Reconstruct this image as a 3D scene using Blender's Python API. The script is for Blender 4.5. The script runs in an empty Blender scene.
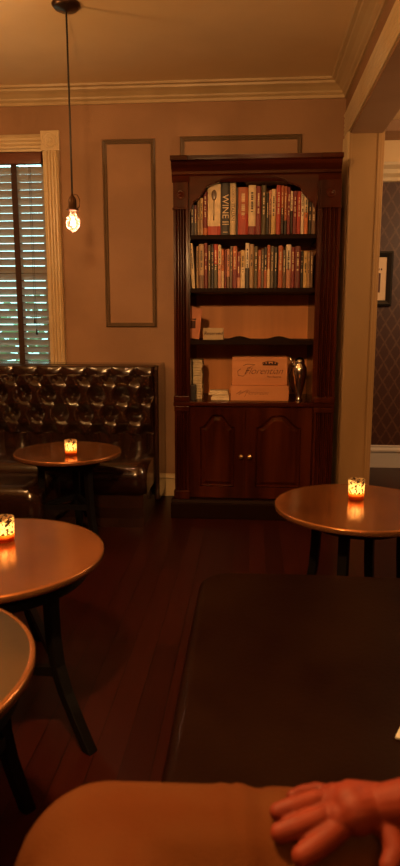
import bpy, bmesh, math, random
from mathutils import Vector, Matrix
random.seed(7)
PI = math.pi
C = bpy.context.scene.collection
S = bpy.context.scene
# ------------------------------------------------------------ camera
F, EYE = 650.0, 1.2
pit = math.atan((433-320)/F); yaw = math.atan(52/F*math.cos(pit))
cam_d = bpy.data.cameras.new('camera'); cam = bpy.data.objects.new('camera', cam_d); C.objects.link(cam)
cam.location = (0, 0, EYE); cam.rotation_euler = (PI/2-pit, 0, yaw)
cam_d.sensor_fit = 'VERTICAL'; cam_d.sensor_height = 36; cam_d.lens = F/866*36; cam_d.clip_start = .02
cam_d.dof.use_dof = True; cam_d.dof.focus_distance = 3.6; cam_d.dof.aperture_fstop = 5.0
S.camera = cam
FW = Vector((-math.sin(yaw)*math.cos(pit), math.cos(yaw)*math.cos(pit), -math.sin(pit)))
RT = Vector((math.cos(yaw), math.sin(yaw), 0)); UP = RT.cross(FW)
def ray(x, y): return FW+RT*((x-200)/F)+UP*((433-y)/F)
def PY(x, y, Y):            # where the sight line meets the upright plane Y
    r = ray(x, y); return Vector((0, 0, EYE))+r*(Y/r.y)
def PZ(x, y, z):
    r = ray(x, y); return Vector((0, 0, EYE))+r*((z-EYE)/r.z)
# ------------------------------------------------------------ world, exposure, lights
w = bpy.data.worlds.new('daylight'); S.world = w; w.use_nodes = True
nt = w.node_tree; bg = nt.nodes['Background']
tc = nt.nodes.new('ShaderNodeTexCoord'); sp = nt.nodes.new('ShaderNodeSeparateXYZ'); rp = nt.nodes.new('ShaderNodeValToRGB')
nt.links.new(tc.outputs['Generated'], sp.inputs[0]); nt.links.new(sp.outputs['Z'], rp.inputs[0]); nt.links.new(rp.outputs[0], bg.inputs[0])
rp.color_ramp.elements[0].position = 0.0; rp.color_ramp.elements[0].color = (.10, .22, .20, 1)
rp.color_ramp.elements[1].position = 0.5; rp.color_ramp.elements[1].color = (.40, .80, .80, 1)
bg.inputs[1].default_value = 12.0
S.view_settings.view_transform = 'Standard'; S.view_settings.look = 'None'; S.view_settings.gamma = 1
S.view_settings.use_curve_mapping = False; S.view_settings.exposure = 0.0
def lamp(name, loc, power, col, r=.04):
    l = bpy.data.lights.new(name, 'POINT'); l.energy = power; l.color = col; l.shadow_soft_size = r
    o = bpy.data.objects.new(name, l); o.location = loc; C.objects.link(o); return o
WARM = (1, .50, .17)
lamp('pendant_light_centre', (-.48, .95, 1.82), 120, WARM, .05)
lamp('pendant_light_left', (-1.6, 2.9, 2.0), 20, WARM, .04)
lamp('pendant_light_rear', (.15, -1.2, 2.2), 34, WARM, .05)
lamp('hall_light', (2.0, 3.6, 2.0), 75, (1, .60, .28), .06)
# ------------------------------------------------------------ materials
def mat(name, base=(.5,.5,.5), rough=.5, metal=0, spec=.5, coat=0, noise=None, bump=0, bscale=80, stretch=(1,1,1), detail=4, sheen=0):
    """noise = (second colour, scale, lo, hi)"""
    m = bpy.data.materials.new(name); m.use_nodes = True; n = m.node_tree.nodes; L = m.node_tree.links
    b = n['Principled BSDF']; b.inputs['Base Color'].default_value = (*base, 1); b.inputs['Roughness'].default_value = rough
    b.inputs['Metallic'].default_value = metal; b.inputs['Specular IOR Level'].default_value = spec
    b.inputs['Coat Weight'].default_value = coat; b.inputs['Coat Roughness'].default_value = .15
    if sheen: b.inputs['Sheen Weight'].default_value = sheen
    t = n.new('ShaderNodeTexCoord'); mp = n.new('ShaderNodeMapping'); mp.inputs['Scale'].default_value = stretch
    L.new(t.outputs['Object'], mp.inputs[0])
    if noise:
        c2, sc, lo, hi = noise
        x = n.new('ShaderNodeTexNoise'); x.inputs['Scale'].default_value = sc; x.inputs['Detail'].default_value = detail
        r = n.new('ShaderNodeValToRGB'); r.color_ramp.elements[0].position = lo; r.color_ramp.elements[1].position = hi
        r.color_ramp.elements[0].color = (*base, 1); r.color_ramp.elements[1].color = (*c2, 1)
        L.new(mp.outputs[0], x.inputs[0]); L.new(x.outputs['Fac'], r.inputs[0]); L.new(r.outputs[0], b.inputs['Base Color'])
    if bump:
        x = n.new('ShaderNodeTexNoise'); x.inputs['Scale'].default_value = bscale; x.inputs['Detail'].default_value = 3
        L.new(mp.outputs[0], x.inputs[0]); bp = n.new('ShaderNodeBump'); bp.inputs['Strength'].default_value = bump; bp.inputs['Distance'].default_value = .01
        L.new(x.outputs['Fac'], bp.inputs['Height']); L.new(bp.outputs[0], b.inputs['Normal'])
    return m
def wood(name, c1, c2, rough=.35, coat=0, axis='z', scale=6, bump=.05):
    st = {'z': (1, 1, .08), 'x': (.08, 1, 1), 'y': (1, .08, 1)}[axis]
    return mat(name, c1, rough, coat=coat, noise=(c2, scale*2, .35, .65), bump=bump, bscale=60, stretch=st, detail=8)
def emit(name, col, s):
    m = bpy.data.materials.new(name); m.use_nodes = True; n = m.node_tree.nodes; n.remove(n['Principled BSDF'])
    e = n.new('ShaderNodeEmission'); e.inputs[0].default_value = (*col, 1); e.inputs[1].default_value = s
    m.node_tree.links.new(e.outputs[0], n['Material Output'].inputs[0]); return m
M = {}
M['wall'] = mat('wall_paint', (.345, .188, .096), .6, noise=((.285, .152, .076), 2.5, .4, .6), bump=.15, bscale=120)
M['ceiling'] = mat('ceiling_paint', (.78, .57, .31), .38, noise=((.68, .48, .25), 1.6, .35, .65), bump=.06, bscale=3)
M['crown'] = mat('crown_paint', (.50, .36, .19), .4, noise=((.44, .31, .16), 3, .4, .6))
M['trim'] = mat('cream_trim', (.66, .53, .34), .32, noise=((.60, .45, .25), 3, .4, .6))
M['jamb'] = mat('jamb_paint', (.34, .20, .085), .4, noise=((.27, .155, .06), 2, .4, .6), stretch=(1,1,.4))
M['panelmold'] = mat('panel_mould_paint', (.16, .105, .06), .4)
M['white'] = mat('white_baseboard', (.55, .50, .46), .45)
M['case'] = wood('mahogany', (.066, .013, .0035), (.026, .0045, .0015), .2, .0, 'z')
M['caseh'] = wood('mahogany_across', (.066, .013, .0035), (.026, .0045, .0015), .2, .0, 'x')
for k_ in ('case', 'caseh'): M[k_].node_tree.nodes['Principled BSDF'].inputs['Specular IOR Level'].default_value = .16
M['shelf'] = mat('shelf_dark', (.012, .004, .002), .5, spec=.06)
M['caseback'] = wood('bookcase_back_board', (.78, .30, .075), (.60, .21, .045), .5, 0, 'z', 4)
M['bronze'] = mat('bronze', (.09, .05, .032), .35, metal=.9)
M['brass'] = mat('aged_brass', (.75, .5, .22), .3, metal=1)
M['black'] = mat('black_iron', (.012, .009, .010), .45)
M['cord'] = mat('cord_black', (.02, .015, .012), .6)
M['tleg'] = mat('table_leg_black', (.004, .003, .003), .5, spec=.2)
M['rim'] = mat('table_edge_copper', (.45, .19, .075), .22, metal=.8)
M['cloth'] = mat('tan_trousers', (.082, .026, .0064), .9, spec=.1, noise=((.080, .022, .0045), 14, .4, .6), bump=.25, bscale=400, sheen=0)
M['skin'] = mat('skin', (.17, .026, .011), .6, spec=.2, noise=((.12, .017, .008), 18, .4, .65), bump=.08, bscale=90)
M['sleeve'] = mat('dark_sleeve', (.03, .03, .035), .85)
M['steel'] = mat('polished_steel', (.75, .70, .64), .16, metal=1)
M['box'] = wood('pine_crate', (.62, .27, .11), (.52, .21, .08), .6, 0, 'x', 5)
M['ink'] = mat('burnt_ink', (.06, .018, .01), .7)
M['paper'] = mat('cream_paper', (.74, .62, .42), .8, noise=((.62, .5, .33), 30, .4, .6))
M['tan_card'] = mat('tan_card', (.45, .34, .20), .7)
M['flame'] = emit('flame', (1, .62, .2), 30)
M['filament'] = emit('filament', (1, .62, .38), 22)
def leather(name, c1, c2, rough, bump=.12):
    return mat(name, c1, rough, spec=.5, coat=.7, noise=(c2, 5, .35, .7), bump=bump, bscale=45)
M['leather'] = leather('brown_leather', (.026, .009, .005), (.016, .006, .004), .20, .12)
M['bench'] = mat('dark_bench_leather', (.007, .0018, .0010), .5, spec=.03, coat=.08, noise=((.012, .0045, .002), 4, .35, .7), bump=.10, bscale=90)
# table top: worn copper-brown lacquer
def table_top_mat(name, a, b, rough):
    m = mat(name, a, rough, metal=.65, coat=.3, noise=(b, 3.2, .35, .62), bump=.05, bscale=14, detail=6); m.node_tree.nodes['Principled BSDF'].inputs['Coat Roughness'].default_value = .12
    return m
M['top'] = table_top_mat('table_top_copper', (.38, .140, .042), (.20, .066, .020), .2)
M['top_worn'] = table_top_mat('table_top_worn', (.12, .066, .024), (.055, .038, .018), .30)
# floor boards run along Y
def floor_mat():
    m = bpy.data.materials.new('dark_floor_boards'); m.use_nodes = True; n = m.node_tree.nodes; L = m.node_tree.links; b = n['Principled BSDF']
    t = n.new('ShaderNodeTexCoord'); mp = n.new('ShaderNodeMapping'); mp.inputs['Rotation'].default_value = (0, 0, PI/2); L.new(t.outputs['Object'], mp.inputs[0])
    br = n.new('ShaderNodeTexBrick'); br.inputs['Scale'].default_value = 1; br.inputs['Brick Width'].default_value = 1.5; br.inputs['Row Height'].default_value = .085
    br.inputs['Mortar Size'].default_value = .0016; br.inputs['Color1'].default_value = (.034, .006, .004, 1); br.inputs['Color2'].default_value = (.022, .004, .003, 1); br.inputs['Mortar'].default_value = (.008, .003, .002, 1)
    L.new(mp.outputs[0], br.inputs[0])
    mp2 = n.new('ShaderNodeMapping'); mp2.inputs['Scale'].default_value = (12, .8, 1); L.new(t.outputs['Object'], mp2.inputs[0])
    no = n.new('ShaderNodeTexNoise'); no.inputs['Scale'].default_value = 4; no.inputs['Detail'].default_value = 8; L.new(mp2.outputs[0], no.inputs[0])
    mx = n.new('ShaderNodeMix'); mx.data_type = 'RGBA'; mx.blend_type = 'MULTIPLY'; mx.inputs[0].default_value = .7
    rr = n.new('ShaderNodeValToRGB'); rr.color_ramp.elements[0].color = (.45, .45, .45, 1); rr.color_ramp.elements[1].color = (1.3, 1.2, 1.1, 1); L.new(no.outputs['Fac'], rr.inputs[0])
    L.new(br.outputs['Color'], mx.inputs[6]); L.new(rr.outputs[0], mx.inputs[7]); L.new(mx.outputs[2], b.inputs['Base Color'])
    b.inputs['Roughness'].default_value = .32; b.inputs['Specular IOR Level'].default_value = .16
    bp = n.new('ShaderNodeBump'); bp.inputs['Strength'].default_value = .3; bp.inputs['Distance'].default_value = .004; L.new(br.outputs['Fac'], bp.inputs['Height']); bp.invert = True; L.new(bp.outputs[0], b.inputs['Normal'])
    return m
M['floor'] = floor_mat()
def wallpaper_mat():
    m = bpy.data.materials.new('dark_damask_wallpaper'); m.use_nodes = True; n = m.node_tree.nodes; L = m.node_tree.links; b = n['Principled BSDF']
    t = n.new('ShaderNodeTexCoord'); sp = n.new('ShaderNodeSeparateXYZ'); L.new(t.outputs['Object'], sp.inputs[0])
    def mth(op, a, bb=None):
        k = n.new('ShaderNodeMath'); k.operation = op
        for i, v in enumerate((a, bb)):
            if v is None: continue
            if isinstance(v, (int, float)): k.inputs[i].default_value = v
            else: L.new(v, k.inputs[i])
        return k.outputs[0]
    x = mth('MULTIPLY', sp.outputs['X'], 34.); z = mth('MULTIPLY', sp.outputs['Z'], 20.)
    u = mth('ABSOLUTE', mth('SINE', mth('ADD', x, z))); v = mth('ABSOLUTE', mth('SINE', mth('SUBTRACT', x, z)))
    k = mth('MINIMUM', u, v)
    no = n.new('ShaderNodeTexNoise'); no.inputs['Scale'].default_value = 60; L.new(t.outputs['Object'], no.inputs[0])
    k2 = mth('ADD', k, mth('MULTIPLY', mth('SUBTRACT', no.outputs['Fac'], .5), .7))
    r = n.new('ShaderNodeValToRGB'); r.color_ramp.elements[0].position = .05; r.color_ramp.elements[0].color = (.10, .042, .024, 1)
    r.color_ramp.elements[1].position = .38; r.color_ramp.elements[1].color = (.048, .012, .007, 1)
    L.new(k2, r.inputs[0]); L.new(r.outputs[0], b.inputs['Base Color']); b.inputs['Roughness'].default_value = .5
    return m
M['paper_dark'] = wallpaper_mat()
# ------------------------------------------------------------ mesh helpers
def vface(bm, vs, mi=0, smooth=False):
    try: f = bm.faces.new(vs); f.material_index = mi; f.smooth = smooth; return f
    except ValueError: return None
def box(bm, x0, x1, y0, y1, z0, z1, mi=0, bev=0, seg=2, mtx=None):
    b2 = bmesh.new(); bmesh.ops.create_cube(b2, size=1)
    for v in b2.verts: v.co = Vector((x0+(v.co.x+.5)*(x1-x0), y0+(v.co.y+.5)*(y1-y0), z0+(v.co.z+.5)*(z1-z0)))
    if bev:
        bmesh.ops.bevel(b2, geom=b2.edges[:], offset=bev, segments=seg, profile=.6, affect='EDGES')
        for f in b2.faces: f.smooth = seg > 2
    if mtx is not None:
        for v in b2.verts: v.co = mtx @ v.co
    merge(bm, b2, mi); return bm
def merge(bm, b2, mi=None):
    mp = {v: bm.verts.new(v.co) for v in b2.verts}
    for f in b2.faces:
        g = vface(bm, [mp[v] for v in f.verts], f.material_index if mi is None else mi, f.smooth)
    b2.free()
def lathe(bm, prof, c=(0,0,0), n=32, mi=0, smooth=True, axis='z'):
    closed = prof[0] == prof[-1]
    rings = []
    for r, z in prof:
        ring = []
        for i in range(n):
            a = 2*PI*i/n; p = (r*math.cos(a), r*math.sin(a), z)
            if axis == 'y': p = (p[0], z, p[1])
            if axis == 'x': p = (z, p[0], p[1])
            ring.append(bm.verts.new(Vector(c)+Vector(p)))
        rings.append(ring)
    for a, b in zip(rings, rings[1:]):
        for i in range(n): vface(bm, [a[i], a[(i+1)%n], b[(i+1)%n], b[i]], mi, smooth)
    if closed: return
    if prof[0][0] > 1e-6: vface(bm, rings[0][::-1], mi)
    if prof[-1][0] > 1e-6: vface(bm, rings[-1], mi)
def tube(bm, pts, rad, n=10, mi=0, smooth=True, flat=None):
    pts = [Vector(p) for p in pts]; rads = rad if isinstance(rad, (list, tuple)) else [rad]*len(pts)
    rings = []; up = Vector((0, 0, 1)) if flat is None else Vector(flat)
    for i, p in enumerate(pts):
        d = (pts[min(i+1, len(pts)-1)]-pts[max(i-1, 0)]).normalized()
        u = up
        if abs(d.dot(u)) > .97: u = Vector((1, 0, 0))
        s = d.cross(u).normalized(); t = s.cross(d).normalized()
        rings.append([bm.verts.new(p+(s*math.cos(2*PI*k/n)+t*math.sin(2*PI*k/n))*rads[i]) for k in range(n)])
    for a, b in zip(rings, rings[1:]):
        for i in range(n): vface(bm, [a[i], a[(i+1)%n], b[(i+1)%n], b[i]], mi, smooth)
    vface(bm, rings[0][::-1], mi); vface(bm, rings[-1], mi)
def prism(bm, pts, y0, y1, mi=0, plane='xz'):
    """extrude a 2-D outline; plane xz -> along y, yz -> along x, xy -> along z"""
    def co(a, b, t): return {'xz': (a, t, b), 'yz': (t, a, b), 'xy': (a, b, t)}[plane]
    A = [bm.verts.new(co(a, b, y0)) for a, b in pts]; B = [bm.verts.new(co(a, b, y1)) for a, b in pts]
    vface(bm, A, mi); vface(bm, B[::-1], mi)
    for i in range(len(pts)):
        j = (i+1) % len(pts); vface(bm, [A[j], A[i], B[i], B[j]], mi)
def obj(name, bm, m, parent=None, label=None, bev=0, fix=True):
    if fix: bmesh.ops.recalc_face_normals(bm, faces=bm.faces[:])
    me = bpy.data.meshes.new(name); bm.to_mesh(me); bm.free()
    for x in (m if isinstance(m, (list, tuple)) else [m]): me.materials.append(x if not isinstance(x, str) else M[x])
    o = bpy.data.objects.new(name, me); C.objects.link(o)
    if parent: o.parent = parent; o.location = -world_loc(parent)
    if label: o['label'] = label
    if bev:
        k = o.modifiers.new('bevel', 'BEVEL'); k.width = bev; k.segments = 2; k.limit_method = 'ANGLE'; k.angle_limit = math.radians(50)
    return o
def world_loc(o):
    v = Vector(o.location)
    while o.parent: o = o.parent; v += Vector(o.location)
    return v
def thing(name, label, cat, loc, group=None):
    o = bpy.data.objects.new(name, None); o.empty_display_size = .05; C.objects.link(o); o.location = loc
    o['label'] = label; o['category'] = cat
    if group: o['group'] = group
    return o
def tag(o, label, cat, group=None):
    o['label'] = label; o['category'] = cat
    if group: o['group'] = group
    return o
def struct(name, bm, m, parent=None, bev=0):
    o = obj(name, bm, m, parent, bev=bev)
    if not parent: o['kind'] = 'structure'
    return o
def text_mesh(s, size, shear=0, space=1, extrude=.0004):
    cu = bpy.data.curves.new('t', 'FONT'); cu.body = s; cu.size = size; cu.shear = shear; cu.space_character = space; cu.extrude = extrude; cu.offset = -.0009 if shear > .4 else 0
    cu.align_x = 'CENTER'; cu.align_y = 'CENTER'
    o = bpy.data.objects.new('t', cu); C.objects.link(o); dg = bpy.context.evaluated_depsgraph_get(); dg.update()
    me = bpy.data.meshes.new_from_object(o.evaluated_get(dg)); bm = bmesh.new(); bm.from_mesh(me)
    bpy.data.objects.remove(o); bpy.data.curves.remove(cu); bpy.data.meshes.remove(me)
    for f in bm.faces: f.material_index = 0
    return bm
def xform(bm, m):
    for v in bm.verts: v.co = m @ v.co
    return bm
# ------------------------------------------------------------ room
BACK, ZC = 4.35, 2.64          # back wall, ceiling
RX0, RX1 = .56, .74            # right wall with the wide cased opening
JY, HZ = 4.10, 2.285           # jamb face, head of the opening
LX, FY, NX, NY = -2.75, -1.9, 3.6, 5.36
bm = bmesh.new(); box(bm, LX-.1, NX+.1, FY-.1, NY+.1, -.08, 0); struct('floor', bm, 'floor')
bm = bmesh.new(); box(bm, LX-.1, NX+.1, FY-.1, NY+.1, ZC, ZC+.08); struct('ceiling', bm, 'ceiling')
# window opening in the back wall
wx1 = PY(46, 250, BACK-.02).x; wx0 = wx1-1.05; wz1 = PY(40, 151, BACK-.02).z; wz0 = .78
bm = bmesh.new()
box(bm, LX, wx0, BACK, BACK+.16, 0, ZC); box(bm, wx1, RX0, BACK, BACK+.16, 0, ZC)
box(bm, wx0, wx1, BACK, BACK+.16, wz1, ZC); box(bm, wx0, wx1, BACK, BACK+.16, 0, wz0)
struct('wall_back', bm, 'wall')
bm = bmesh.new(); box(bm, LX-.1, LX, FY, BACK+.16, 0, ZC); struct('wall_left', bm, 'paper_dark')
bm = bmesh.new(); box(bm, LX-.1, NX+.1, FY-.1, FY, 0, ZC); struct('wall_front', bm, 'paper_dark')
bm = bmesh.new(); box(bm, RX0, RX1, JY, NY, 0, ZC); box(bm, RX0, RX1, FY, JY, HZ, ZC); struct('wall_right', bm, 'wall')
bm = bmesh.new(); box(bm, RX1, NX, NY, NY+.1, 0, ZC); struct('wall_far', bm, 'paper_dark')
bm = bmesh.new(); box(bm, NX, NX+.1, FY, NY, 0, ZC); struct('wall_outer', bm, 'paper_dark')
# plaster frieze with picture moulding over the papered wall
bm = bmesh.new(); box(bm, RX1, NX, NY-.012, NY, 2.33, ZC-.0); struct('trim_1', bm, 'ceiling')
bm = bmesh.new(); prism(bm, [(NY, 2.245), (NY-.02, 2.25), (NY-.025, 2.275), (NY-.05, 2.30), (NY-.055, 2.33), (NY-.085, 2.355), (NY-.09, 2.375), (NY, 2.38)], RX1, NX, 0, 'yz'); struct('trim_2', bm, 'trim')
bm = bmesh.new(); prism(bm, [(NY, 2.545), (NY-.05, 2.55), (NY-.16, 2.575), (NY-.20, ZC), (NY, ZC)], RX1, NX, 0, 'yz'); struct('trim_3', bm, 'wall')
bm = bmesh.new(); prism(bm, [(NY, 0), (NY-.02, 0), (NY-.02, .13), (NY-.03, .135), (NY-.03, .15), (NY-.012, .165), (NY-.012, .18), (NY, .185)], RX1, NX, 0, 'yz'); struct('baseboard_far', bm, 'white')
# crown moulding: back and right
CR = [(0, 2.545), (.012, 2.545), (.014, 2.562), (.028, 2.572), (.032, 2.582), (.055, 2.60), (.078, 2.612), (.082, 2.624), (.10, 2.628), (.105, ZC), (0, ZC)]
bm = bmesh.new(); prism(bm, [(BACK-a, z) for a, z in CR], LX, RX0, 0, 'yz'); struct('trim_4', bm, 'crown')
bm = bmesh.new(); prism(bm, [(RX0-a, z) for a, z in CR], FY, BACK, 0, 'xz'); struct('trim_5', bm, 'crown')
# casing of the opening on the room side (head and upright) with stepped ridges
def ridges(w, base=.012, n=4, amp=.006):
    pts = [(0, 0), (0, base)]; 
    for k in range(n):
        a = w*(.12+.76*k/n); b = w*(.12+.76*(k+1)/n)
        pts += [(a, base+amp*.2), (a+(b-a)*.25, base+amp), (a+(b-a)*.75, base+amp), (b, base+amp*.2)]
    return pts+[(w, base+amp*1.6), (w, 0)]
bm = bmesh.new(); prism(bm, [(RX0-b, HZ+a) for a, b in ridges(.135)], FY, JY+.17, 0, 'xz'); struct('trim_6', bm, 'trim')
bm = bmesh.new(); prism(bm, [(RX0-b, JY+a) for a, b in ridges(.165)], 0, HZ, 0, 'xy')
# prism xy extrudes along z; outline is (x, y)
struct('trim_7', bm, 'trim')
# jamb lining: flat face toward the room front, with corner beads, and head lining
bm = bmesh.new(); box(bm, RX0-.004, RX1+.004, JY-.014, JY, 0, HZ-.014, 0, .003); box(bm, RX0-.006, RX0+.008, JY-.02, JY-.014, 0, HZ-.014, 0, .002); box(bm, RX1-.022, RX1-.012, JY-.018, JY-.014, 0, HZ-.014, 0, .002)
struct('trim_8', bm, 'jamb')
bm = bmesh.new(); box(bm, RX0-.004, RX1+.004, FY, JY, HZ-.014, HZ, 0, .003); struct('trim_9', bm, 'wall')
bm = bmesh.new(); box(bm, RX1, RX1+.018, JY-.004, JY+.12, 0, HZ+.12, 0, .004); box(bm, RX1, RX1+.018, FY, JY, HZ, HZ+.12, 0, .004); struct('trim_10', bm, 'jamb')
# baseboard of the back wall (shows between banquette and bookcase)
bm = bmesh.new(); prism(bm, [(BACK, 0), (BACK-.016, 0), (BACK-.016, .12), (BACK-.024, .13), (BACK-.012, .15), (BACK, .155)], LX, -.5, 0, 'yz'); struct('baseboard_back', bm, 'trim')
# wall panel mouldings
def frame_mould(name, x0, x1, z0, z1, wd=.028):
    bm = bmesh.new(); y = BACK
    def ring(o, yy): return [bm.verts.new((x0+o, yy, z0+o)), bm.verts.new((x1-o, yy, z0+o)), bm.verts.new((x1-o, yy, z1-o)), bm.verts.new((x0+o, yy, z1-o))]
    R = [ring(0, y), ring(0, y-.010), ring(wd*.3, y-.020), ring(wd*.6, y-.010), ring(wd*.8, y-.014), ring(wd, y-.006), ring(wd, y)]
    for a, b in zip(R, R[1:]):
        for i in range(4): vface(bm, [a[i], a[(i+1)%4], b[(i+1)%4], b[i]])
    struct(name, bm, 'panelmold')
a = PY(102, 140, BACK); b = PY(157, 327, BACK); frame_mould('trim_11', a.x, b.x, b.z, a.z)
a = PY(180, 137, BACK); b = PY(300, 153, BACK); frame_mould('trim_12', a.x, b.x+.01, 1.15, a.z)
# ------------------------------------------------------------ window
cx1 = PY(63, 250, BACK).x       # outer edge of casing
def fluted(bm, x0, x1, z0, z1, y, n=4, horiz=False):
    w = (x1-x0) if not horiz else (z1-z0)
    pr = ridges(w, .014, n, .014)
    if not horiz: prism(bm, [(x0+a, y-b) for a, b in pr], z0, z1, 0, 'xy')
    else: prism(bm, [(y-b, z0+a) for a, b in pr], x0, x1, 0, 'yz')
cw = cx1-wx1
bm = bmesh.new(); fluted(bm, wx1, cx1, .0, wz1, BACK); fluted(bm, wx0-cw, wx0, .0, wz1, BACK)
fluted(bm, wx0, wx1, wz1, wz1+cw*.9, BACK, 3, True)
for xa in (wx1-.006, wx0-cw-.006):
    box(bm, xa, xa+cw+.012, BACK-.03, BACK, wz1, wz1+cw+.012, 0, .003)
    for r, d in ((.048, .008), (.033, .006), (.018, .010)):
        b2 = bmesh.new(); lathe(b2, [(r, 0), (r, -d*.6), (r-.004, -d), (r-.009, -d*.5), (max(r-.012, .0005), -d*.3)], (xa+cw/2+.006, BACK-.03, wz1+cw/2+.006), 28, 0, True, 'y'); merge(bm, b2)
struct('trim_13', bm, 'trim')
wn = bmesh.new()
for x in (wx0, wx1-.04): box(wn, x, x+.04, BACK+.07, BACK+.12, wz0, wz1)
for z in (wz0, (wz0+wz1)/2-.025, wz1-.05): box(wn, wx0+.04, wx1-.04, BACK+.07, BACK+.12, z, z+.05)
win = struct('window_1', wn, mat('window_paint', (.16, .09, .05), .5))
gm = bpy.data.materials.new('window_glass'); gm.use_nodes = True; n = gm.node_tree.nodes; n.remove(n['Principled BSDF'])
tr = n.new('ShaderNodeBsdfTransparent'); gl = n.new('ShaderNodeBsdfGlossy'); gl.inputs['Roughness'].default_value = .02; mx = n.new('ShaderNodeMixShader'); mx.inputs[0].default_value = .06
gm.node_tree.links.new(tr.outputs[0], mx.inputs[1]); gm.node_tree.links.new(gl.outputs[0], mx.inputs[2]); gm.node_tree.links.new(mx.outputs[0], n['Material Output'].inputs[0])
M['glass'] = gm
bm = bmesh.new(); box(bm, wx0+.04, wx1-.04, BACK+.093, BACK+.097, wz0+.05, wz1-.05); obj('pane', bm, 'glass', win)
# blind
M['slat'] = mat('blind_slat', (.36, .32, .28), .3, spec=.5)
M['valance'] = wood('blind_valance', (.16, .045, .025), (.10, .028, .015), .35, .2, 'x')
M['tape'] = mat('blind_tape', (.045, .02, .014), .8)
bl = thing('window_blind', 'dark brown slatted wooden blind with a reddish valance in the window', 'blind', ((wx0+wx1)/2, BACK+.03, wz1))
by = BACK+.035
bm = bmesh.new(); box(bm, wx0+.008, wx1-.008, by-.062, by-.02, wz1-.078, wz1-.006, 0, .008, 3); obj('valance', bm, 'valance', bl)
bm = bmesh.new(); box(bm, wx0+.012, wx1-.012, by-.018, by+.022, wz1-.06, wz1-.012); obj('headrail', bm, 'tape', bl)
bm = bmesh.new(); z = wz1-.105; tilt = math.radians(-54)
while z > wz0+.04:
    m_ = Matrix.Translation((0, by, z)) @ Matrix.Rotation(tilt+random.uniform(-.03, .03), 4, 'X')
    zz = [(-.025, 0), (-.0125, .0022), (0, .003), (.0125, .0022), (.025, 0)]
    pts = zz+[(a, b-.0028) for a, b in zz[::-1]]
    b2 = bmesh.new(); prism(b2, pts, wx0+.012, wx1-.012, 0, 'yz'); xform(b2, m_); merge(bm, b2); z -= .0485
box(bm, wx0+.012, wx1-.012, by-.025, by+.025, wz0+.012, wz0+.03)
obj('slats', bm, 'slat', bl)
tx = PY(17, 250, BACK).x
for xx in (tx, wx0+.14):
    for yy in (by-.0285, by+.027):
        bm = bmesh.new(); box(bm, xx-.019, xx+.019, yy-.0006, yy+.0006, wz0+.02, wz1-.07); obj('ladder_tape', bm, 'tape', bl)
for xx, zt in ((PY(35, 320, BACK).x, PY(35, 320, BACK).z), (PY(37, 331, BACK).x, PY(38, 331, BACK).z)):
    bm = bmesh.new(); tube(bm, [(xx, by-.034, wz1-.06), (xx+.001, by-.036, zt)], .0012, 6)
    cd = obj('pull_cord', bm, 'cord', bl)
    bm = bmesh.new(); lathe(bm, [(.002, .02), (.005, .012), (.007, 0), (.008, -.016), (.006, -.02)], (xx, by-.038, zt-.005), 10); obj('tassel', bm, 'cord', cd)
# leafy hedge outside
M['leaf'] = mat('hedge_leaf', (.05, .12, .05), .6, noise=((.12, .26, .10), 6, .4, .6))
bm = bmesh.new()
for i in range(1500):
    c = Vector((random.uniform(-3.8, -.6), 6.1+random.uniform(-.25, .5), random.uniform(.0, 1.35+.18*math.sin(i))))
    a = random.uniform(0, 6.28); t = Vector((math.cos(a), math.sin(a)*.5, random.uniform(-.6, .6))).normalized(); s = t.cross(Vector((0, 1, .3))).normalized()*.03
    vface(bm, [bm.verts.new(c-t*.07), bm.verts.new(c+s), bm.verts.new(c+t*.07), bm.verts.new(c-s)])
o = obj('hedge', bm, 'leaf'); tag(o, 'green leafy hedge outside, seen between the slats of the window blind', 'hedge'); o['kind'] = 'stuff'
bm = bmesh.new(); box(bm, -5, 0, BACK+.2, 9, -.1, -.02); struct('ground', bm, mat('ground_grey', (.12, .14, .12), .9))
# ------------------------------------------------------------ bookcase
YF = 3.87; YB = 4.335
def bx_(px): return PY(px, 300, YF).x
L0, L1, R1, R0 = PY(172, 300, YF).x, PY(190, 300, YF).x, PY(315, 300, YF).x, PY(339, 300, YF).x
ZT = PY(250, 155, YF-.04).z; ZCN = PY(250, 402, YF).z
zs = [PY(250, 234.5, YF+.02).z, PY(250, 288, YF+.02).z, PY(250, 340.5, YF+.02).z]
bc = thing('bookcase', 'tall dark mahogany bookcase with an arched top and two panelled doors', 'bookcase', ((L0+R0)/2, YF+.2, 0))
bm = bmesh.new()
box(bm, L0+.01, L0+.03, YF+.02, YB, .04, ZT-.06); box(bm, R0-.03, R0-.01, YF+.02, YB, .04, ZT-.06)
box(bm, L1-.02, L1, YF+.012, YB-.015, ZCN, ZT-.06); box(bm, R1, R1+.02, YF+.012, YB-.015, ZCN, ZT-.06)
box(bm, L0+.03, R0-.03, YF+.03, YB, .04, .07); box(bm, L0+.02, R0-.02, YF+.02, YB, ZT-.08, ZT-.06)
obj('carcass', bm, 'case', bc)
bm = bmesh.new(); box(bm, L1-.03, R1+.03, YB-.012, YB, ZCN, ZT-.08); obj('back_board', bm, 'caseback', bc)
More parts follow.
